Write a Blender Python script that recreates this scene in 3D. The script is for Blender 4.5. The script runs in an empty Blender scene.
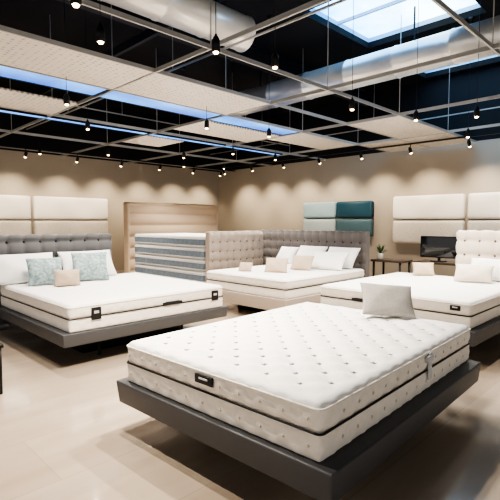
import bpy, bmesh, math, random
from mathutils import Vector, Matrix, Euler
random.seed(3)
C = bpy.context.scene.collection
D = math.radians

# ---------------------------------------------------------------- materials
def mat(name, col, rough=0.6, metal=0.0, emit=None, estr=0.0, bump=0.0, bscale=60.0, var=0.0, vscale=6.0, coat=0.0, col2=None, sheen=0.0):
    m = bpy.data.materials.new(name); m.use_nodes = True
    nt = m.node_tree; b = nt.nodes["Principled BSDF"]
    b.inputs["Base Color"].default_value = (*col, 1)
    b.inputs["Roughness"].default_value = rough
    b.inputs["Metallic"].default_value = metal
    if coat: b.inputs["Coat Weight"].default_value = coat
    if sheen: b.inputs["Sheen Weight"].default_value = sheen
    if emit:
        b.inputs["Emission Color"].default_value = (*emit, 1)
        b.inputs["Emission Strength"].default_value = estr
    tc = nt.nodes.new("ShaderNodeTexCoord")
    if var > 0:
        n = nt.nodes.new("ShaderNodeTexNoise"); n.inputs["Scale"].default_value = vscale
        n.inputs["Detail"].default_value = 4
        nt.links.new(tc.outputs["Object"], n.inputs["Vector"])
        r = nt.nodes.new("ShaderNodeValToRGB")
        c2 = col2 if col2 else tuple(c * (1 - var) for c in col)
        r.color_ramp.elements[0].color = (*c2, 1); r.color_ramp.elements[0].position = .35
        r.color_ramp.elements[1].color = (*col, 1); r.color_ramp.elements[1].position = .65
        nt.links.new(n.outputs["Fac"], r.inputs["Fac"])
        nt.links.new(r.outputs["Color"], b.inputs["Base Color"])
    if bump > 0:
        n = nt.nodes.new("ShaderNodeTexNoise"); n.inputs["Scale"].default_value = bscale
        n.inputs["Detail"].default_value = 3
        nt.links.new(tc.outputs["Object"], n.inputs["Vector"])
        bp = nt.nodes.new("ShaderNodeBump"); bp.inputs["Strength"].default_value = bump
        bp.inputs["Distance"].default_value = 0.01
        nt.links.new(n.outputs["Fac"], bp.inputs["Height"])
        nt.links.new(bp.outputs["Normal"], b.inputs["Normal"])
    return m

WC = (.43, .385, .32)
def wall_mat(name):
    m = mat(name, WC, .8)
    nt = m.node_tree; b = nt.nodes["Principled BSDF"]
    tc = nt.nodes.new("ShaderNodeTexCoord"); sp = nt.nodes.new("ShaderNodeSeparateXYZ")
    nt.links.new(tc.outputs["Object"], sp.inputs[0])
    gt = nt.nodes.new("ShaderNodeMath"); gt.operation = 'GREATER_THAN'; gt.inputs[1].default_value = 3.0
    nt.links.new(sp.outputs["Z"], gt.inputs[0])
    mx = nt.nodes.new("ShaderNodeMix"); mx.data_type = 'RGBA'
    mx.inputs[6].default_value = (*WC, 1); mx.inputs[7].default_value = (.008, .008, .011, 1)
    nt.links.new(gt.outputs[0], mx.inputs[0]); nt.links.new(mx.outputs[2], b.inputs["Base Color"])
    return m

def floor_mat():
    m = mat("polished_plank_floor", (.62, .53, .44), .2)
    nt = m.node_tree; b = nt.nodes["Principled BSDF"]
    tc = nt.nodes.new("ShaderNodeTexCoord")
    br = nt.nodes.new("ShaderNodeTexBrick")
    br.inputs["Color1"].default_value = (.52, .43, .335, 1); br.inputs["Color2"].default_value = (.485, .395, .305, 1)
    br.inputs["Mortar"].default_value = (.43, .345, .26, 1)
    br.inputs["Scale"].default_value = 1.0; br.inputs["Mortar Size"].default_value = .003
    br.inputs["Brick Width"].default_value = 1.9; br.inputs["Row Height"].default_value = .6
    nt.links.new(tc.outputs["Object"], br.inputs["Vector"])
    n = nt.nodes.new("ShaderNodeTexNoise"); n.inputs["Scale"].default_value = 1.6; n.inputs["Detail"].default_value = 6
    mp2 = nt.nodes.new("ShaderNodeMapping"); mp2.inputs["Scale"].default_value = (.6, 3, 1)
    nt.links.new(tc.outputs["Object"], mp2.inputs[0]); nt.links.new(mp2.outputs[0], n.inputs["Vector"])
    mx = nt.nodes.new("ShaderNodeMix"); mx.data_type = 'RGBA'; mx.blend_type = 'SOFT_LIGHT'
    mx.inputs[0].default_value = .4
    nt.links.new(br.outputs["Color"], mx.inputs[6]); nt.links.new(n.outputs["Fac"], mx.inputs[7])
    nt.links.new(mx.outputs[2], b.inputs["Base Color"])
    b.inputs["Roughness"].default_value = .14
    b.inputs["Coat Weight"].default_value = .6; b.inputs["Coat Roughness"].default_value = .06
    return m

def sky_mat(name, c1, c2, s, sc=1.1):
    m = mat(name, (.02, .02, .03), .3)
    nt = m.node_tree; b = nt.nodes["Principled BSDF"]
    tc = nt.nodes.new("ShaderNodeTexCoord"); n = nt.nodes.new("ShaderNodeTexNoise")
    n.inputs["Scale"].default_value = sc; n.inputs["Detail"].default_value = 5
    nt.links.new(tc.outputs["Object"], n.inputs["Vector"])
    r = nt.nodes.new("ShaderNodeValToRGB")
    r.color_ramp.elements[0].color = (*c1, 1); r.color_ramp.elements[0].position = .38
    r.color_ramp.elements[1].color = (*c2, 1); r.color_ramp.elements[1].position = .62
    nt.links.new(n.outputs["Fac"], r.inputs["Fac"]); nt.links.new(r.outputs["Color"], b.inputs["Emission Color"])
    b.inputs["Emission Strength"].default_value = s
    return m

def panel_mat():
    m = mat("perforated_ceiling_tile", (.62, .54, .46), .45)
    nt = m.node_tree; b = nt.nodes["Principled BSDF"]
    tc = nt.nodes.new("ShaderNodeTexCoord"); v = nt.nodes.new("ShaderNodeTexVoronoi")
    v.inputs["Scale"].default_value = 16; v.inputs["Randomness"].default_value = .15
    nt.links.new(tc.outputs["Object"], v.inputs["Vector"])
    r = nt.nodes.new("ShaderNodeValToRGB")
    r.color_ramp.elements[0].color = (.34, .30, .26, 1); r.color_ramp.elements[0].position = .22
    r.color_ramp.elements[1].color = (.72, .665, .60, 1); r.color_ramp.elements[1].position = .40
    nt.links.new(v.outputs["Distance"], r.inputs["Fac"]); nt.links.new(r.outputs["Color"], b.inputs["Base Color"])
    return m

M = dict(
    white=mat("white_quilted_knit", (.85, .835, .81), .75, bump=.2, bscale=120),
    cream=mat("cream_damask_border", (.88, .825, .74), .75, var=.05, vscale=24, bump=.35, bscale=40),
    thread=mat("grey_tuft_thread", (.30, .295, .29), .7),
    dot=mat("beige_side_tuft", (.66, .60, .52), .7),
    black=mat("black_fabric_trim", (.012, .012, .014), .5),
    greyh=mat("pale_grey_webbing_handle", (.62, .63, .64), .6, bump=.3, bscale=200),
    badge=mat("silver_emblem", (.7, .7, .68), .35, .4),
    base=mat("charcoal_upholstered_base", (.085, .087, .093), .45, bump=.2, bscale=300),
    basel=mat("beige_upholstered_base", (.46, .40, .34), .7, bump=.25, bscale=300),
    pill=mat("white_cotton", (.84, .83, .81), .8, bump=.25, bscale=12),
    blueg=mat("blue_grey_damask", (.17, .26, .28), .7, var=.3, vscale=26, col2=(.42, .50, .49), bump=.3, bscale=40),
    beige=mat("beige_linen", (.54, .43, .32), .8, bump=.3, bscale=80),
    greyp=mat("light_grey_linen", (.40, .38, .35), .8, bump=.4, bscale=120, var=.1, vscale=60),
    dgrey=mat("dark_grey_velvet", (.15, .148, .15), .7, sheen=.2),
    mgrey=mat("taupe_grey_velvet", (.16, .145, .135), .7, sheen=.2),
    bgrey=mat("warm_beige_velvet", (.42, .35, .285), .75, sheen=.2),
    cvel=mat("cream_velvet", (.72, .64, .54), .75, sheen=.2),
    button=mat("shadow_grey_button", (.04, .038, .038), .6),  # button colour darkened so the tufts seem deeper, shade put into the colour
    buttonb=mat("shaded_beige_button", (.17, .14, .11), .6),  # beige darkened likewise, for shade in the tuft dimples
    tan=mat("tan_fabric", (.60, .47, .34), .8, bump=.3, bscale=150),
    wpan=mat("cream_fabric", (.82, .79, .74), .8, bump=.3, bscale=120),
    wpan2=mat("beige_textured_fabric", (.70, .66, .60), .8, bump=.6, bscale=60, var=.16, vscale=45),
    lblue=mat("pale_blue_fabric", (.30, .42, .48), .7, bump=.3, bscale=120),
    lblue2=mat("pale_aqua_fabric", (.42, .50, .52), .7, bump=.3, bscale=120),
    teal=mat("teal_fabric", (.015, .065, .10), .45, bump=.3, bscale=120),
    teal2=mat("muted_teal_fabric", (.08, .15, .18), .5, bump=.3, bscale=120),
    sblue=mat("steel_blue_stripe", (.20, .255, .31), .7, bump=.3, bscale=60, var=.2, vscale=20),
    swhite=mat("white_stripe", (.64, .64, .63), .7),
    metal=mat("grey_painted_metal", (.46, .45, .43), .4, .2),
    duct=mat("galvanised_duct", (.88, .86, .82), .28, .5, var=.12, vscale=3),
    ductw=mat("silver_foil_duct", (.90, .88, .84), .32, .35),
    blk=mat("black_metal", (.012, .012, .013), .45, .3),
    beam=mat("dark_painted_steel", (.02, .021, .03), .6),
    roof=mat("black_ceiling", (.006, .006, .009), .9, var=.3, vscale=2),
    bulb=mat("warm_bulb", (1, .9, .75), .4, emit=(1, .66, .34), estr=14),
    screen=mat("black_glass_screen", (.008, .009, .012), .12, coat=.5),
    wood=mat("dark_walnut", (.07, .045, .032), .4, var=.3, vscale=12),
    leaf=mat("green_leaf", (.07, .16, .06), .5, var=.4, vscale=9),
    pot=mat("white_ceramic", (.7, .69, .66), .25),
    wall=wall_mat("painted_wall"), floor=floor_mat(), tile=panel_mat(),
    skirt=mat("pale_baseboard", (.55, .50, .44), .5),
    frame=mat("skylight_frame_white", (.35, .5, .66), .5),
    sky=sky_mat("skylight_glass", (.10, .46, 1.0), (.70, .92, 1.0), 3.4, .8),
    sky2=sky_mat("blue_strip_glass", (.012, .11, .45), (.12, .42, .95), 1.5, .8),
)

# ---------------------------------------------------------------- helpers
def obj_from(name, verts, faces, mats, parent=None, loc=(0, 0, 0), rot=(0, 0, 0), fm=None, smooth=True):
    me = bpy.data.meshes.new(name); me.from_pydata([tuple(v) for v in verts], [], faces)
    for mm in (mats if isinstance(mats, (list, tuple)) else [mats]): me.materials.append(mm)
    if fm:
        for i, p in enumerate(me.polygons): p.material_index = fm[i]
    for p in me.polygons: p.use_smooth = smooth
    me.update()
    o = bpy.data.objects.new(name, me); o.location = loc; o.rotation_euler = rot
    C.objects.link(o)
    if parent: o.parent = parent
    return o

def axis(s, r, seg):
    h = s / 2
    a = [-h, -h + .5 * r, -h + r]
    n = max(1, int(round((s - 2 * r) / seg)))
    a += [-h + r + (s - 2 * r) * i / n for i in range(1, n)]
    a += [h - r, h - .5 * r, h]
    return a

def rb_geo(size, r, seg, disp=None, off=(0, 0, 0)):
    ax = [axis(size[i], r, seg) for i in range(3)]
    inner = [size[i] / 2 - r for i in range(3)]
    V = []; F = []; idx = {}
    def vid(i, j, k):
        key = (i, j, k)
        if key in idx: return idx[key]
        p = Vector((ax[0][i], ax[1][j], ax[2][k]))
        c = Vector([max(-inner[a], min(inner[a], p[a])) for a in range(3)])
        n = (p - c); n = n.normalized() if n.length > 1e-9 else Vector((0, 0, 1))
        q = c + n * r
        if disp: q = q + n * disp(q, n)
        idx[key] = len(V); V.append(q + Vector(off)); return idx[key]
    N = [len(a) for a in ax]
    for i in range(N[0] - 1):
        for j in range(N[1] - 1):
            F.append((vid(i, j, 0), vid(i, j + 1, 0), vid(i + 1, j + 1, 0), vid(i + 1, j, 0)))
            k = N[2] - 1
            F.append((vid(i, j, k), vid(i + 1, j, k), vid(i + 1, j + 1, k), vid(i, j + 1, k)))
    for i in range(N[0] - 1):
        for k in range(N[2] - 1):
            F.append((vid(i, 0, k), vid(i + 1, 0, k), vid(i + 1, 0, k + 1), vid(i, 0, k + 1)))
            j = N[1] - 1
            F.append((vid(i, j, k), vid(i, j, k + 1), vid(i + 1, j, k + 1), vid(i + 1, j, k)))
    for j in range(N[1] - 1):
        for k in range(N[2] - 1):
            F.append((vid(0, j, k), vid(0, j, k + 1), vid(0, j + 1, k + 1), vid(0, j + 1, k)))
            i = N[0] - 1
            F.append((vid(i, j, k), vid(i, j + 1, k), vid(i, j + 1, k + 1), vid(i, j, k + 1)))
    return V, F

def rbox(name, size, r, seg, m, parent=None, loc=(0, 0, 0), rot=(0, 0, 0), disp=None):
    V, F = rb_geo(size, r, seg, disp)
    return obj_from(name, V, F, m, parent, loc, rot)

BF = ((0, 1, 3, 2), (4, 6, 7, 5), (0, 4, 5, 1), (2, 3, 7, 6), (0, 2, 6, 4), (1, 5, 7, 3))
def add_box(V, F, s, c):
    b = len(V)
    for dx in (-.5, .5):
        for dy in (-.5, .5):
            for dz in (-.5, .5): V.append(Vector((c[0] + dx * s[0], c[1] + dy * s[1], c[2] + dz * s[2])))
    for f in BF: F.append(tuple(b + i for i in f))

def multi(name, pieces, m, parent=None, loc=(0, 0, 0), rot=(0, 0, 0), smooth=False):
    V = []; F = []
    for s, c in pieces: add_box(V, F, s, c)
    return obj_from(name, V, F, m, parent, loc, rot, smooth=smooth)

def lathe(name, prof, m, parent=None, loc=(0, 0, 0), rot=(0, 0, 0), n=20):
    V = []; F = []
    for (r, z) in prof:
        for i in range(n):
            a = 2 * math.pi * i / n; V.append((r * math.cos(a), r * math.sin(a), z))
    for k in range(len(prof) - 1):
        for i in range(n):
            j = (i + 1) % n
            F.append((k * n + i, k * n + j, (k + 1) * n + j, (k + 1) * n + i))
    F.append(tuple(reversed(range(n)))); F.append(tuple((len(prof) - 1) * n + i for i in range(n)))
    return obj_from(name, V, F, m, parent, loc, rot)

def loop_tube(name, w, l, rc, rad, z, m, parent):
    pts = []
    for cx, cy, a0 in ((w / 2 - rc, l / 2 - rc, 0), (-w / 2 + rc, l / 2 - rc, 90), (-w / 2 + rc, -l / 2 + rc, 180), (w / 2 - rc, -l / 2 + rc, 270)):
        for k in range(7):
            a = D(a0 + 15 * k); pts.append((cx + rc * math.cos(a), cy + rc * math.sin(a), math.cos(a), math.sin(a)))
    V = []; F = []; n = len(pts)
    for (x, y, nx, ny) in pts:
        for q in range(8):
            b = 2 * math.pi * q / 8
            V.append((x + nx * rad * math.cos(b), y + ny * rad * math.cos(b), z + rad * math.sin(b)))
    for i in range(n):
        for q in range(8):
            F.append((i * 8 + q, ((i + 1) % n) * 8 + q, ((i + 1) % n) * 8 + (q + 1) % 8, i * 8 + (q + 1) % 8))
    return obj_from(name, V, F, m, parent)

def root(name, loc, label, cat, rotz=0, group=None):
    e = bpy.data.objects.new(name, None); e.empty_display_size = .2
    e.location = loc; e.rotation_euler = (0, 0, rotz); C.objects.link(e)
    tag(e, label, cat, group); return e

def tag(o, label, cat, group=None):
    o["label"] = label; o["category"] = cat
    if group: o["group"] = group
    return o

def dup(o, parts, loc, rotz=None):
    c = o.copy(); C.objects.link(c); c.location = loc
    if rotz is not None: c.rotation_euler = (c.rotation_euler[0], c.rotation_euler[1], rotz)
    for p in parts:
        q = p.copy(); q.parent = c; C.objects.link(q)
    return c

# ---------------------------------------------------------------- room shell
XW, YW, ZR = 9.55, 11.0, 4.4
def struct(o): o["kind"] = "structure"; return o
struct(multi("floor", [((16, 18, .1), (2, 2.5, -.05))], M["floor"]))
struct(multi("wall_left", [((16, .15, ZR), (2, YW + .075, ZR / 2))], M["wall"]))
struct(multi("wall_right", [((.15, 18, ZR), (XW + .075, 2.5, ZR / 2))], M["wall"]))
struct(multi("baseboard_left", [((13.0, .02, .1), (3.0, YW - .01, .05))], M["skirt"]))
struct(multi("baseboard_right", [((.02, 14, .1), (XW - .01, 3.9, .05))], M["skirt"]))
# roof with openings
holes = [(5.25, 7.1, 2.3, 4.2), (7.7, 9.4, 1.8, 4.2)]
xs = sorted(set([-6, 10] + [h[0] for h in holes] + [h[1] for h in holes]))
ys = sorted(set([-6.5, 11.5] + [h[2] for h in holes] + [h[3] for h in holes]))
pcs = []
for i in range(len(xs) - 1):
    for j in range(len(ys) - 1):
        cx, cy = (xs[i] + xs[i + 1]) / 2, (ys[j] + ys[j + 1]) / 2
        if any(h[0] < cx < h[1] and h[2] < cy < h[3] for h in holes): continue
        pcs.append(((xs[i + 1] - xs[i], ys[j + 1] - ys[j], .1), (cx, cy, ZR + .05)))
struct(multi("ceiling", pcs, M["roof"]))
for n, h in enumerate(holes):
    w, l = h[1] - h[0], h[3] - h[2]; cx, cy = (h[0] + h[1]) / 2, (h[2] + h[3]) / 2
    zz = ZR + .1
    dz = .08
    struct(multi("window_%d" % (n + 1), [((w, l, .02), (cx, cy, zz + dz))], M["sky"]))
    fr = [((w + .08, .04, dz), (cx, h[2] - .02, zz + dz / 2)), ((w + .08, .04, dz), (cx, h[3] + .02, zz + dz / 2)),
          ((.04, l, dz), (h[0] - .02, cy, zz + dz / 2)), ((.04, l, dz), (h[1] + .02, cy, zz + dz / 2))]
    fr.append(((.03, l, .05), (cx, cy, zz + dz - .04)))
    struct(multi("trim_%d" % (n + 1), fr, M["frame"]))

# roof beams
for i, y in enumerate((1.0, 5.6, 8.6)):
    b = multi("roof_beam", [((14, .16, .02), (2.5, y, ZR - .01)), ((14, .02, .26), (2.5, y, ZR - .15)), ((14, .16, .02), (2.5, y, ZR - .29))], M["beam"])
    tag(b, "dark painted steel I-beam under the black ceiling", "beam", "roof beams")
for i, x in enumerate((1.2, 3.6, 7.4)):
    b = multi("roof_joist", [((.06, 17, .12), (x, 2.3, ZR - .36))], M["beam"])
    tag(b, "dark steel joist crossing below the roof beams", "joist", "roof joists")

# ducts
def duct(name, r, length, m, loc, along, label, rib=.12):
    prof = []; z = 0
    while z < length:
        prof += [(r, z), (r, z + rib - .035), (r * 1.035, z + rib - .025), (r * 1.035, z + rib - .008)]; z += rib
    rot = (0, D(90), 0) if along == 'x' else (D(-90), 0, 0)
    e = root(name, loc, label, "air duct")
    lathe("duct_pipe", prof, m, e, (0, 0, 0), rot, 48)
    for q in (.25, .8):
        p = length * q
        pos = (p, 0, 0) if along == 'x' else (0, p, 0)
        s = [((.02, .02, ZR - loc[2] - r), (pos[0], pos[1], (ZR - loc[2] + r) / 2))]
        multi("duct_hanger", s, M["blk"], e)
duct("air_duct", .20, 3.1, M["ductw"], (.3, 4.0, 3.66), 'x', "pale silver round ventilation duct under the ceiling", .6)
duct("air_duct", .22, 5.4, M["duct"], (6.2, 1.6, 3.70), 'y', "galvanised round duct with banded joints under black ceiling", .8)

# suspended grid
gx = [.9, 2.7, 4.5, 6.3, 8.1]; gy = [1.4, 3.2, 4.1, 5.0, 6.8, 8.6, 10.4]
ZG = 2.98
bars = []
for x in gx: bars += [((.018, 14.5, .006), (x, 3.7, ZG - .02)), ((.008, 14.5, .04), (x, 3.7, ZG))]
for y in gy: bars += [((12.5, .018, .006), (3.25, y, ZG - .021)), ((12.5, .008, .04), (3.25, y, ZG))]
grid = multi("ceiling_grid", bars, M["metal"])
tag(grid, "open suspended grid of pale metal bars under black ceiling", "ceiling grid")
for x in gx[1:]:
    for y in (1.4, 3.2, 5.0, 6.8, 8.6):
        multi("hanging_wire", [((.009, .009, ZR - ZG), (x, y, (ZR + ZG) / 2))], M["metal"], grid)
# secondary rails
for k, (sz, pos) in enumerate([((.02, 12, .02), (3.6, 4.5, 3.42)), ((.02, 12, .02), (8.8, 4.5, 3.42)), ((11, .02, .02), (3.9, 7.9, 3.445))]):
    e = multi("upper_rail", [(sz, pos)], M["metal"]); tag(e, "thin pale metal rail hung above the suspended grid", "rail", "upper rails")
    for q in (-.3, .05, .35):
        p = (pos[0], pos[1] + q * 11) if sz[1] > 1 else (pos[0] + q * 11, pos[1])
        multi("rod", [((.008, .008, ZR - pos[2]), (p[0], p[1], (ZR + pos[2]) / 2))], M["metal"], e)
tl = [(.0, .9, 4.1, 5), (.9, 2.7, 4.1, 5), (2.7, 4.5, 4.1, 5), (4.5, 6.3, 5.5, 6.4), (6.3, 8.1, 5, 5.9), (6.3, 8.1, 3.2, 4.1), (.9, 2.7, 5.9, 6.8), (8.1, 9.5, 3.2, 5.0), (4.5, 5.4, 7.2, 8.1)]
for t in tl:
    o = rbox("ceiling_tile", (t[1] - t[0] - .02, t[3] - t[2] - .02, .025), .006, 3, M["tile"], None, ((t[0] + t[1]) / 2, (t[2] + t[3]) / 2, ZG - .003))
    tag(o, "cream perforated ceiling tile resting in the suspended grid", "ceiling tile", "ceiling tiles")
# blue lit linear panels
for (xa, xb, ya, yb) in ((.05, 2.68, 5.03, 5.45), (2.72, 4.48, 5.03, 5.45), (4.52, 6.28, 5.03, 5.45), (.9, 4.48, 7.0, 7.18), (4.52, 8.08, 7.0, 7.18)):
    e = root("light_panel", ((xa + xb) / 2, (ya + yb) / 2, ZG), "long narrow ceiling panel glowing sky blue", "light panel", 0, "blue light panels")
    multi("diffuser", [((xb - xa - .03, yb - ya - .03, .01), (0, 0, 0))], M["sky2"], e)
    multi("panel_frame", [((xb - xa, .02, .03), (0, (yb - ya) / 2 - .01, .005)), ((xb - xa, .02, .03), (0, -(yb - ya) / 2 + .01, .005)),
                          ((.02, yb - ya, .03), ((xb - xa) / 2 - .01, 0, .005)), ((.02, yb - ya, .03), (-(xb - xa) / 2 + .01, 0, .005))], M["blk"], e)

# pendant spotlights
def lamp(name, e, cone, col=(1, .90, .78), r=.04, blend=.8):
    l = bpy.data.lights.new(name, 'SPOT'); l.energy = e; l.spot_size = D(cone); l.spot_blend = blend
    l.color = col; l.shadow_soft_size = r
    o = bpy.data.objects.new(name, l); C.objects.link(o); return o
ZL = 2.68
pr = root("pendant_spotlight", (1.56, 3.05, ZL), "small black pendant spotlight with glowing warm bulb on thin cord", "pendant light", 0, "pendant spotlights")
lathe("cord", [(.003, .10), (.003, ZR - ZL)], M["blk"], pr, n=6)
lathe("canopy", [(.04, ZR - ZL - .03), (.045, ZR - ZL)], M["blk"], pr, n=16)
lathe("lamp_shade", [(.032, -.012), (.032, .07), (.02, .095), (.008, .11), (.008, .12)], M["blk"], pr, n=18)
lathe("bulb", [(.006, -.026), (.015, -.023), (.021, -.014), (.021, -.010)], M["bulb"], pr, n=14)
sl = lamp("light_source", 132, 120, r=.015); sl.parent = pr; sl.location = (0, 0, -.045)
parts = list(pr.children)
pend = [(2.26, 2.62), (2.82, 2.53), (2.85, 5.99), (3.96, 4.79), (3.23, 8.77), (5.43, 7.28), (5.78, 6.23), (6.93, 6.2),
        (4.47, 2.84), (5.5, 2.57), (7.13, 2.52), (5.84, 1.97), (1.2, 2.64), (5.0, 4.6), (2.1, 4.9), (7.22, 8.1), (4.2, 8.0), (6.3, 8.45)]  # last pendant is an added one, put in to brighten the tan headboard
for p in pend: dup(pr, parts, (p[0], p[1], ZL))

# wall track lights
for nm, pcs_, lab in (("lighting_track", [((9.5, .035, .03), (4.6, YW - 1.0, 2.93))], "black lighting track beside the beige wall"),
                      ("lighting_track", [((.035, 11, .03), (XW - 1.0, 4.4, 2.93))], "black lighting track beside the beige wall")):
    o = multi(nm, pcs_, M["blk"]); tag(o, lab, "lighting track", "wall lighting tracks")
tr = root("track_spotlight", (1.2, YW - 1.0, 2.915), "small black track spotlight aimed at the beige wall", "spotlight", 0, "wall track spotlights")
lathe("stem", [(.010, -.07), (.010, 0)], M["blk"], tr, n=8)
lathe("lamp_head", [(.030, -.06), (.032, .02), (.022, .05), (.01, .06)], M["blk"], tr, (0, .0, -.10), (D(35), 0, 0), 16)
lathe("bulb", [(.012, -.022), (.024, -.010), (.024, .0)], M["bulb"], tr, (0, .037, -.153), (D(35), 0, 0), 12)
wl = lamp("light_source", 85, 82, (1, .83, .62), .02, 1.0); wl.parent = tr; wl.location = (0, .055, -.185); wl.rotation_euler = (D(40), 0, 0)
tparts = list(tr.children)
for x in (2.3, 3.4, 4.5, 5.6, 6.7, 7.8, 8.8): dup(tr, tparts, (x, YW - 1.0, 2.915))
for y in (9.6, 8.5, 7.4, 6.3, 5.2, 4.1, 3.0, 1.9): dup(tr, tparts, (XW - 1.0, y, 2.915), D(-90))

# ---------------------------------------------------------------- mattresses
PQ = .215
def quilt(p, n, w, l, k):
    e = 0
    if n.z > .7:
        a = (p.x + p.y) / PQ; b = (p.x - p.y) / PQ
        da, db = a - round(a), b - round(b)
        edge = min(1, max(0, (l / 2 - abs(p.x) - .03) / .05)) * min(1, max(0, (w / 2 - abs(p.y) - .03) / .05))
        e += .0155 * (math.cos(math.pi * da) * math.cos(math.pi * db)) ** .7 - .004
        a2, b2 = (a * 2) % 1, (b * 2) % 1
        e -= .0035 * (math.exp(-((a2 - .5) / .11) ** 2) + math.exp(-((b2 - .5) / .11) ** 2))
        ca, cb = math.floor(a) + .5, math.floor(b) + .5
        d2 = (a - ca) ** 2 + (b - cb) ** 2; e -= .012 * math.exp(-d2 / .022)
        e *= k * edge * (1 + .15 * math.sin(7 * p.x + 3 * p.y))
    return e

def mattress(loc, w, l, label, group=None, h=.27, seg=.03, tags=(), tufts=True, hi=False, bodym="cream", topm="white", rotz=0):
    """local: w along y, l along x; base at loc z"""
    e = root("mattress", loc, label, "mattress", rotz, group)
    hl = h * .5
    def side(p, n):
        if abs(n.z) > .5: return 0
        t = (p.x if abs(n.y) > abs(n.x) else p.y)
        return .005 * math.cos(t * 2 * math.pi / .14) * math.cos(p.z * 2 * math.pi / .11)
    V, F = rb_geo((l, w, hl), .022, seg * (.7 if hi else 1), side, (0, 0, hl / 2))
    fm = [0] * len(F)
    if hi:
        z = hl * .5
        for q in range(-7, 8):
            t = q * .14
            if abs(t) < w / 2 - .04: add_box(V, F, (.004, .018, .006), (-l / 2 - .0045, t, z)); add_box(V, F, (.004, .006, .018), (-l / 2 - .0045, t, z))
            if abs(t) < l / 2 - .04: add_box(V, F, (.018, .004, .006), (t, -w / 2 - .0045, z)); add_box(V, F, (.006, .004, .018), (t, -w / 2 - .0045, z))
        fm += [1] * (len(F) - len(fm))
    obj_from("lower_layer", V, F, [M[bodym], M["dot"]], e, fm=fm)
    kq = 1.0 if hi else .36
    def top(p, n):
        return side(p, n) + quilt(p, n, w, l, kq)
    hu = hl + .018
    V, F = rb_geo((l + .01, w + .01, hu), .045, seg * (.5 if hi else .85), top, (0, 0, h + .002 - hu / 2))
    fm = []
    zc = h - .028
    for f in F:
        z = sum(V[i].z for i in f) / 4
        fm.append(0 if z > zc else 1)
    if hi:
        for q in range(-7, 8):
            t = q * .14; z = hl * 1.42
            if abs(t) < w / 2 - .05: add_box(V, F, (.004, .018, .006), (-l / 2 - .010, t, z)); add_box(V, F, (.004, .006, .018), (-l / 2 - .010, t, z))
            if abs(t) < l / 2 - .05: add_box(V, F, (.018, .004, .006), (t, -w / 2 - .010, z)); add_box(V, F, (.006, .004, .018), (t, -w / 2 - .010, z))
        fm += [3] * (len(F) - len(fm))
    if tufts:
        for i in range(-20, 21):
            for j in range(-20, 21):
                x = (i + j + 1) * PQ / 2; y = (i - j) * PQ / 2
                if abs(x) > l / 2 - .07 or abs(y) > w / 2 - .07: continue
                zz = h + .002 - .017
                for ang in (20, 110):
                    cs, sn = math.cos(D(ang)), math.sin(D(ang)); b0 = len(V)
                    for (u, v, k) in ((-.024, -.005, 0), (.024, -.005, 0), (.024, .005, 0), (-.024, .005, 0), (-.024, -.005, .009), (.024, -.005, .009), (.024, .005, .009), (-.024, .005, .009)):
                        V.append(Vector((x + u * cs - v * sn, y + u * sn + v * cs, zz + k)))
                    for f in ((4, 5, 6, 7), (0, 1, 5, 4), (1, 2, 6, 5), (2, 3, 7, 6), (3, 0, 4, 7)):
                        F.append(tuple(b0 + q for q in f)); fm.append(2)
    obj_from("pillow_top", V, F, [M[topm], M[bodym], M["thread"], M["dot"]], e, fm=fm)
    loop_tube("piping", l + .006, w + .006, .03, .0055, hl - .004, M["black"], e)
    loop_tube("edge_tape", l + .010, w + .010, .04, .0055, h - .03, M["cream"], e)
    for t in tags:
        kind, face, u, z, tw, th = t
        if face == 'x-': pos = (-l / 2 - .012, u, z); rot = (0, 0, D(-90))
        elif face == 'y-': pos = (u, -w / 2 - .012, z); rot = (0, 0, 0)
        if kind == 'label':
            p = rbox("label_patch", (tw, .010, th), .003, 1, M["black"], e, pos, rot)
            q = rbox("emblem", (tw * .5, .004, th * .22), .0015, 1, M["badge"], p, (0, -.006, th * .12))
        elif kind == 'handle':
            p = rbox("handle", (tw, .012, th), .005, .02, M["black"], e, pos, rot, disp=lambda a, b: .006 if abs(a.x) < tw * .35 else 0)
        elif kind == 'strap':
            p = rbox("strap_handle", (tw, .014, th), .006, .02, M["greyh"], e, pos, rot)
            rbox("strap_loop", (tw * 1.9, .02, th * .25), .007, .02, M["greyh"], p, (-.02, -.006, th * .3), (0, 0, 0))
    return e

def base(loc, w, l, z0, z1, m, label, name="platform_bed", taper=.015, over=.07, rotz=0):
    e = root(name, loc, label, "bed frame", rotz)
    W, L = w + 2 * over, l + 2 * over
    h = z1 - z0
    V, F = rb_geo((L, W, h), .012, .25, None, (0, 0, (z0 + z1) / 2))
    for v in V:
        f = (z1 - v.z) / h
        v.x -= math.copysign(taper * f, v.x) * (abs(v.x) > L / 2 - .05); v.y -= math.copysign(taper * f, v.y) * (abs(v.y) > W / 2 - .05)
    obj_from("platform", V, F, m, e)
    rbox("plinth", (L * .62, W * .55, z0), .01, .5, M["blk"], e, (0, 0, z0 / 2))
    for sx in (-1, 1):
        for sy in (-1, 1):
            lathe("leg", [(.018, 0), (.022, .02), (.016, .035), (.016, z0)], M["blk"], e, (sx * (L / 2 - .5), sy * (W / 2 - .3), 0), n=14)
    return e
ZB = .35
# front bed
FX, FY = 2.53, 1.92
RF = D(2.4)
base((2.515, 1.915, 0), 1.68, 2.075, .20, ZB, M["base"], "low charcoal platform bed base with recessed dark plinth", over=0, rotz=RF)
mattress((FX, FY, ZB), 1.52, 2.03, "white diamond-tufted mattress with cream border and black piping", hi=True, rotz=RF,
         tags=(('label', 'x-', -.02, .20, .14, .048), ('strap', 'y-', .18, .155, .05, .17)))
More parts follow.
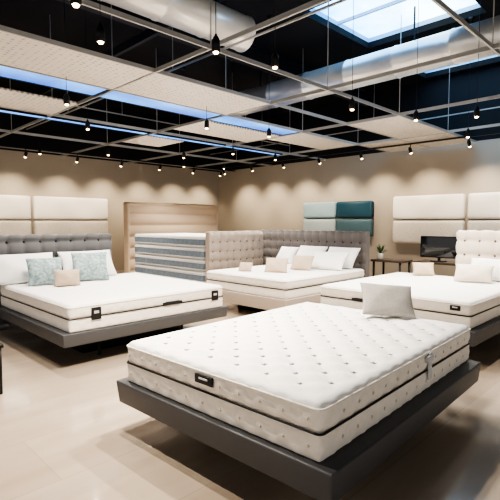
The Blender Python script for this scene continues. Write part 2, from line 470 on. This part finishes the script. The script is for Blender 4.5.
# left bed
LX0, LX1, LY0, LY1 = 1.75, 3.68, 4.15, 6.2
base(((LX0 + LX1) / 2, (LY0 + LY1) / 2, 0), LY1 - LY0 - .1, LX1 - LX0, .22, ZB, M["base"], "charcoal platform bed carrying white mattress and patterned cushions")
mattress(((LX0 + LX1) / 2, (LY0 + LY1) / 2, ZB), LY1 - LY0, LX1 - LX0, "white quilted mattress with black piping on charcoal bed",
         tags=(('label', 'y-', -.70, .16, .10, .12), ('label', 'y-', .82, .16, .10, .12), ('handle', 'y-', .2, .15, .26, .025)), tufts=False)
# middle bed
MX0, MX1, MY0, MY1 = 4.6, 6.62, 3.92, 5.6
base(((MX0 + MX1) / 2, (MY0 + MY1) / 2, 0), MY1 - MY0, MX1 - MX0, .16, ZB, M["basel"], "beige upholstered low bed base with recessed plinth", taper=.03, over=.03)
mattress(((MX0 + MX1) / 2, (MY0 + MY1) / 2, ZB), MY1 - MY0, MX1 - MX0, "plain white mattress on the beige bed", tufts=False)
# right bed
RX0, RX1, RY0, RY1 = 4.57, 6.6, 1.54, 3.33
base(((RX0 + RX1) / 2, (RY0 + RY1) / 2, 0), RY1 - RY0, RX1 - RX0, .20, ZB, M["base"], "charcoal platform bed before the cream tufted headboard")
mattress(((RX0 + RX1) / 2, (RY0 + RY1) / 2, ZB), RY1 - RY0, RX1 - RX0, "thick white mattress on charcoal bed behind tufted mattress",
         tags=(('label', 'x-', -.75, .20, .10, .05), ('handle', 'x-', .3, .15, .26, .025)), tufts=False)

# ---------------------------------------------------------------- headboards
def tuft_disp(px, pz, depth=.06):
    def f(p, n):
        if n.y > -.7: return 0
        a = p.x / px; b = p.z / pz
        da, db = a - round(a), b - round(b)
        e = depth * .6 * (math.cos(math.pi * da) * math.cos(math.pi * db)) ** .4
        return e - depth * .3 * math.exp(-((abs(da) - .5) ** 2 + (abs(db) - .5) ** 2) / .02)
    return f
def frame_disp(w, h, pitch, depth=.03):
    def f(p, n):
        if n.y > -.7: return 0
        if abs(p.x) > w / 2 - .07 or p.z > h / 2 - .07: return .02
        return depth * (abs(math.cos(math.pi * (p.z + .02) / pitch)) ** .5) - depth
    return f
def headboard(name, w, z0, z1, t, m, loc, rotz, disp, parent=None, seg=.025, r=.03):
    return rbox(name, (w, t, z1 - z0), r, seg, m, parent, (loc[0], loc[1], (z0 + z1) / 2), (0, 0, rotz), disp)
hb = [(1.9, .0, 1.22, .12, "dgrey", (2.42, 6.42, 0), 0, .21, "dark grey button-tufted headboard at the white king bed"),
      (2.45, .0, 1.24, .14, "mgrey", (6.80, 5.19, 0), D(-90), .17, "wide taupe-grey button-tufted headboard behind white pillows"),
      (1.6, .0, 1.27, .14, "cvel", (6.80, 1.68, 0), D(-90), .2, "cream button-tufted headboard at thick white mattress"),
      (1.36, .0, 1.23, .12, "bgrey", (5.78, 6.18, 0), 0, .17, "freestanding beige button-tufted headboard beside stacked mattresses")]
btn = {}
for (w_, a_, b_, t_, m_, l_, r_, p_, lab) in hb:
    o = headboard("headboard", w_, a_, b_, t_, M[m_], l_, r_, tuft_disp(p_, p_)); tag(o, lab, "headboard")
    mm = "button" if m_ in ("dgrey", "mgrey") else "buttonb"
    nz = int((b_ / 2) / p_); nx = int(w_ / 2 / p_) + 1
    for kz in range(nz, nz - 4, -1):
        for kx in range(-nx, nx + 1):
            x = (kx + .5) * p_; zz = (kz + .5) * p_
            if abs(x) > w_ / 2 - .04 or zz > (b_ - a_) / 2 - .03: continue
            if mm not in btn:
                q = lathe("button", [(.004, -.006), (.013, -.004), (.017, .002), (.012, .008)], M[mm], o, n=10); btn[mm] = q
            else:
                q = btn[mm].copy(); q.parent = o; C.objects.link(q)
            q.location = (x, -t_ / 2 + .002, zz); q.rotation_euler = (D(90), 0, 0)
o = headboard("headboard", 2.8, 0, 1.87, .20, M["tan"], (6.82, 9.58, 0), 0, frame_disp(2.8, 1.87, .27, .06), r=.05)
tag(o, "tall beige padded headboard with raised frame and horizontal channels", "headboard")

# wall panels (upholstered display panels)
def wall_panel(w, z0, z1, m, x, y, rotz, label, t=.14):
    o = headboard("wall_cushion_panel", w, z0, z1, t, m, (x, y, 0), rotz, lambda p, n: .012 * math.cos(p.x * 9) * math.cos(p.z * 6) if n.y < -.7 else 0, r=.05, seg=.06)
    tag(o, label, "wall panel", "upholstered wall panels"); return o
for (xa, xb) in ((1.95, 3.78), (3.84, 5.68)):
    for (za, zb, mm, lb) in ((1.46, 2.0, "wpan", "cream padded panel mounted on the beige wall"), (.88, 1.43, "wpan2", "textured beige padded panel below the cream one")):
        wall_panel(xb - xa, za, zb, M[mm], (xa + xb) / 2, YW - .07, 0, lb)
for (ya, yb) in ((3.36, 4.9), (1.6, 3.30)):
    for (za, zb, mm, lb) in ((1.46, 1.97, "wpan", "cream padded panel mounted on the beige wall"), (.93, 1.43, "wpan2", "textured beige padded panel below the cream one")):
        wall_panel(yb - ya, za, zb, M[mm], XW - .07, (ya + yb) / 2, D(-90), lb)
for (ya, yb, m1, m2, lab) in ((6.43, 7.45, "lblue", "lblue2", "pale blue padded panel mounted on the wall"), (5.42, 6.41, "teal", "teal2", "dark teal padded panel mounted on the wall")):
    for (za, zb, mm) in ((1.5, 1.9, m1), (1.06, 1.47, m2)):
        wall_panel(yb - ya, za, zb, M[mm], XW - .07, (ya + yb) / 2, D(-90), lab)

# mattress stack
z = .06
o = multi("display_pallet", [((1.36, 2.3, .06), (5.8, 7.48, .03))], M["wood"]); tag(o, "low dark wooden pallet under the stacked mattresses", "pallet")
for i in range(5):
    e = root("stacked_mattress", (5.8, 7.48, z), "blue and white striped mattress in a stack", "mattress", 0, "stacked mattresses")
    def sd(p, n): return .004 * math.sin(p.y * 30) if abs(n.z) < .5 else 0
    V, F = rb_geo((1.38, 2.38, .215), .045, .04, sd, (0, 0, .108))
    fm = [1 if (sum(V[q].z for q in f) / 4 < .045 or sum(V[q].z for q in f) / 4 > .160) else 0 for f in F]
    obj_from("mattress_body", V, F, [M["sblue"], M["swhite"]], e, fm=fm)
    for zz, rr in ((.04, .007), (.160, .007)):
        loop_tube("piping", 1.385, 2.385, .05, rr, zz, M["swhite"], e)
    z += .2175

# ---------------------------------------------------------------- pillows
ZM = ZB + .27
def pillow(name, w, h, t, m, loc, rx, rz, label, cat="pillow", group=None, ry=0):
    n = 22; V = []; F = []
    s = random.random() * 10
    for side in (1, -1):
        for i in range(n + 1):
            for j in range(n + 1):
                u = math.sin(math.pi / 2 * (2 * i / n - 1)); v = math.sin(math.pi / 2 * (2 * j / n - 1))
                x = w / 2 * u * (1 - .07 * (1 - v * v)); y = h / 2 * v * (1 - .07 * (1 - u * u))
                q = max(0, (1 - u * u) * (1 - v * v))
                zz = t / 2 * q ** .42 * (1 + .12 * math.sin(5 * u + s) * math.cos(4 * v + s * 2))
                V.append((x, y, side * zz))
    k = (n + 1) ** 2
    for i in range(n):
        for j in range(n):
            a = i * (n + 1) + j
            F.append((a, a + n + 1, a + n + 2, a + 1)); F.append((k + a, k + a + 1, k + a + n + 2, k + a + n + 1))
    me = bpy.data.meshes.new(name); me.from_pydata(V, [], F)
    bm = bmesh.new(); bm.from_mesh(me); bmesh.ops.remove_doubles(bm, verts=bm.verts, dist=1e-5); bm.to_mesh(me); bm.free()
    for p in me.polygons: p.use_smooth = True
    me.materials.append(m)
    R = Euler((D(rx), D(ry), D(rz))).to_matrix()
    zmin = min((R @ Vector(v)).z for v in V)
    o = bpy.data.objects.new(name, me); o.location = (loc[0], loc[1], ZM + .0075 - zmin); o.rotation_euler = (D(rx), D(ry), D(rz)); C.objects.link(o)
    tag(o, label, cat, group); return o
# front
pillow("throw_pillow", .43, .31, .13, M["greyp"], (3.40, 1.80), 48, -48, "light grey linen cushion at the head of tufted mattress", "cushion", ry=4)
# left bed
for x in (2.02, 2.86): pillow("bed_pillow", .78, .42, .19, M["pill"], (x, 6.09), 60, 0, "plump white pillow against the grey headboard", "pillow", "white pillows")
pillow("throw_pillow", .42, .38, .15, M["blueg"], (2.14, 5.74), 58, -12, "blue-grey patterned square cushion against white pillow", "cushion", "patterned cushions")
pillow("throw_pillow", .46, .42, .15, M["blueg"], (2.72, 5.74), 60, -20, "blue-grey patterned square cushion against white pillow", "cushion", "patterned cushions")
pillow("throw_pillow", .30, .22, .11, M["beige"], (2.28, 5.43), 58, -20, "small beige cushion in front of patterned cushions", "cushion")
# middle bed
for y in (4.30, 4.95): pillow("bed_pillow", .62, .42, .19, M["pill"], (6.47, y), 52, -90, "plump white pillow against dark grey headboard", "pillow", "white pillows")
pillow("bed_pillow", .44, .38, .15, M["pill"], (6.48, 5.50), 52, -90, "plump white pillow against dark grey headboard", "pillow", "white pillows")
pillow("bed_pillow", .66, .40, .16, M["pill"], (6.12, 4.32), 40, -82, "plump white pillow leaning on another pillow", "pillow", "white pillows")
pillow("throw_pillow", .36, .26, .12, M["beige"], (5.2, 4.62), 52, -60, "small beige cushion on the white mattress", "cushion", "beige cushions")
pillow("throw_pillow", .36, .28, .12, M["beige"], (5.75, 4.55), 52, -75, "small beige cushion on the white mattress", "cushion", "beige cushions")
pillow("throw_pillow", .22, .16, .09, M["beige"], (4.95, 5.05), 50, -60, "tiny beige cushion on the white mattress", "cushion", "beige cushions")
# right bed
pillow("throw_pillow", .30, .22, .12, M["beige"], (6.40, 2.83), 50, -60, "small beige cushion on the thick white mattress", "cushion")
pillow("bed_pillow", .66, .34, .17, M["pill"], (6.48, 1.90), 52, -90, "white pillow against cream tufted headboard")
pillow("throw_pillow", .46, .28, .14, M["cvel"], (6.14, 2.05), 46, -78, "cream cushion in front of white pillow", "cushion")

# ---------------------------------------------------------------- tables, screen, plant
def table(loc, w, l, h, label):
    e = root("side_table", loc, label, "table")
    rbox("table_top", (w, l, .035), .008, .3, M["wood"], e, (0, 0, h - .0175))
    rbox("shelf", (w * .86, l * .86, .02), .005, .3, M["wood"], e, (0, 0, h * .35))
    for sx in (-1, 1):
        for sy in (-1, 1):
            lathe("leg", [(.012, 0), (.02, h - .035)], M["blk"], e, (sx * (w / 2 - .04), sy * (l / 2 - .04), 0), n=10)
    return e
table((7.15, 3.72, 0), .42, .56, .76, "dark wooden side table with thin legs and plant")
table((7.35, 2.85, 0), .45, .95, .76, "dark wooden console table carrying a black screen")
e = root("monitor", (7.3, 2.98, .76), "black flat screen on a short stand", "screen", D(-90))
rbox("stand_foot", (.22, .15, .015), .005, .1, M["blk"], e, (0, 0, .0075))
rbox("stand_neck", (.04, .03, .08), .005, .1, M["blk"], e, (0, .02, .05))
rbox("bezel", (.60, .035, .35), .01, .2, M["blk"], e, (0, 0, .235))
rbox("display", (.57, .006, .32), .002, .2, M["screen"], e, (0, -.019, .235))
e = root("potted_plant", (7.1, 3.90, .76), "small green plant in white ceramic pot on side table", "plant")
lathe("pot", [(.03, 0), (.045, .02), (.05, .08), (.045, .10)], M["pot"], e, n=18)
V = []; F = []
for i in range(26):
    a = random.random() * 6.28; ln = .10 + .10 * random.random(); tip = D(25 + 55 * random.random())
    d = Vector((math.cos(a) * math.cos(tip), math.sin(a) * math.cos(tip), math.sin(tip))); s = Vector((-math.sin(a), math.cos(a), 0)) * .016
    b = len(V); o0 = Vector((0, 0, .09))
    V += [o0, o0 + d * ln * .5 + s, o0 + d * ln, o0 + d * ln * .5 - s]; F.append((b, b + 1, b + 2, b + 3))
obj_from("leaves", V, F, M["leaf"], e)
# small black display stand near left bed
e = root("display_stand", (.96, 4.12, 0), "low black metal display stand beside charcoal bed", "stand")
rbox("stand_top", (.34, .34, .03), .008, .2, M["blk"], e, (0, 0, .395))
for sx in (-1, 1):
    for sy in (-1, 1):
        lathe("leg", [(.012, 0), (.012, .385)], M["blk"], e, (sx * .145, sy * .145, 0), n=10)
rbox("stand_body", (.28, .28, .26), .01, .2, M["blk"], e, (0, 0, .25))

# ---------------------------------------------------------------- world + camera
w = bpy.data.worlds.new("World"); bpy.context.scene.world = w; w.use_nodes = True
bg = w.node_tree.nodes["Background"]; bg.inputs[0].default_value = (1.0, .96, .92, 1); bg.inputs[1].default_value = .66
cam = bpy.data.cameras.new("Camera"); cam.lens = 32.4; cam.sensor_width = 36
co = bpy.data.objects.new("Camera", cam); C.objects.link(co)
co.location = (0, 0, 1.4); co.rotation_euler = (D(90 - 3.56), 0, D(-45))
bpy.context.scene.camera = co
sc = bpy.context.scene
sc.view_settings.view_transform = 'AgX'
try: sc.view_settings.look = 'AgX - High Contrast'
except Exception: pass
sc.view_settings.exposure = 0.45
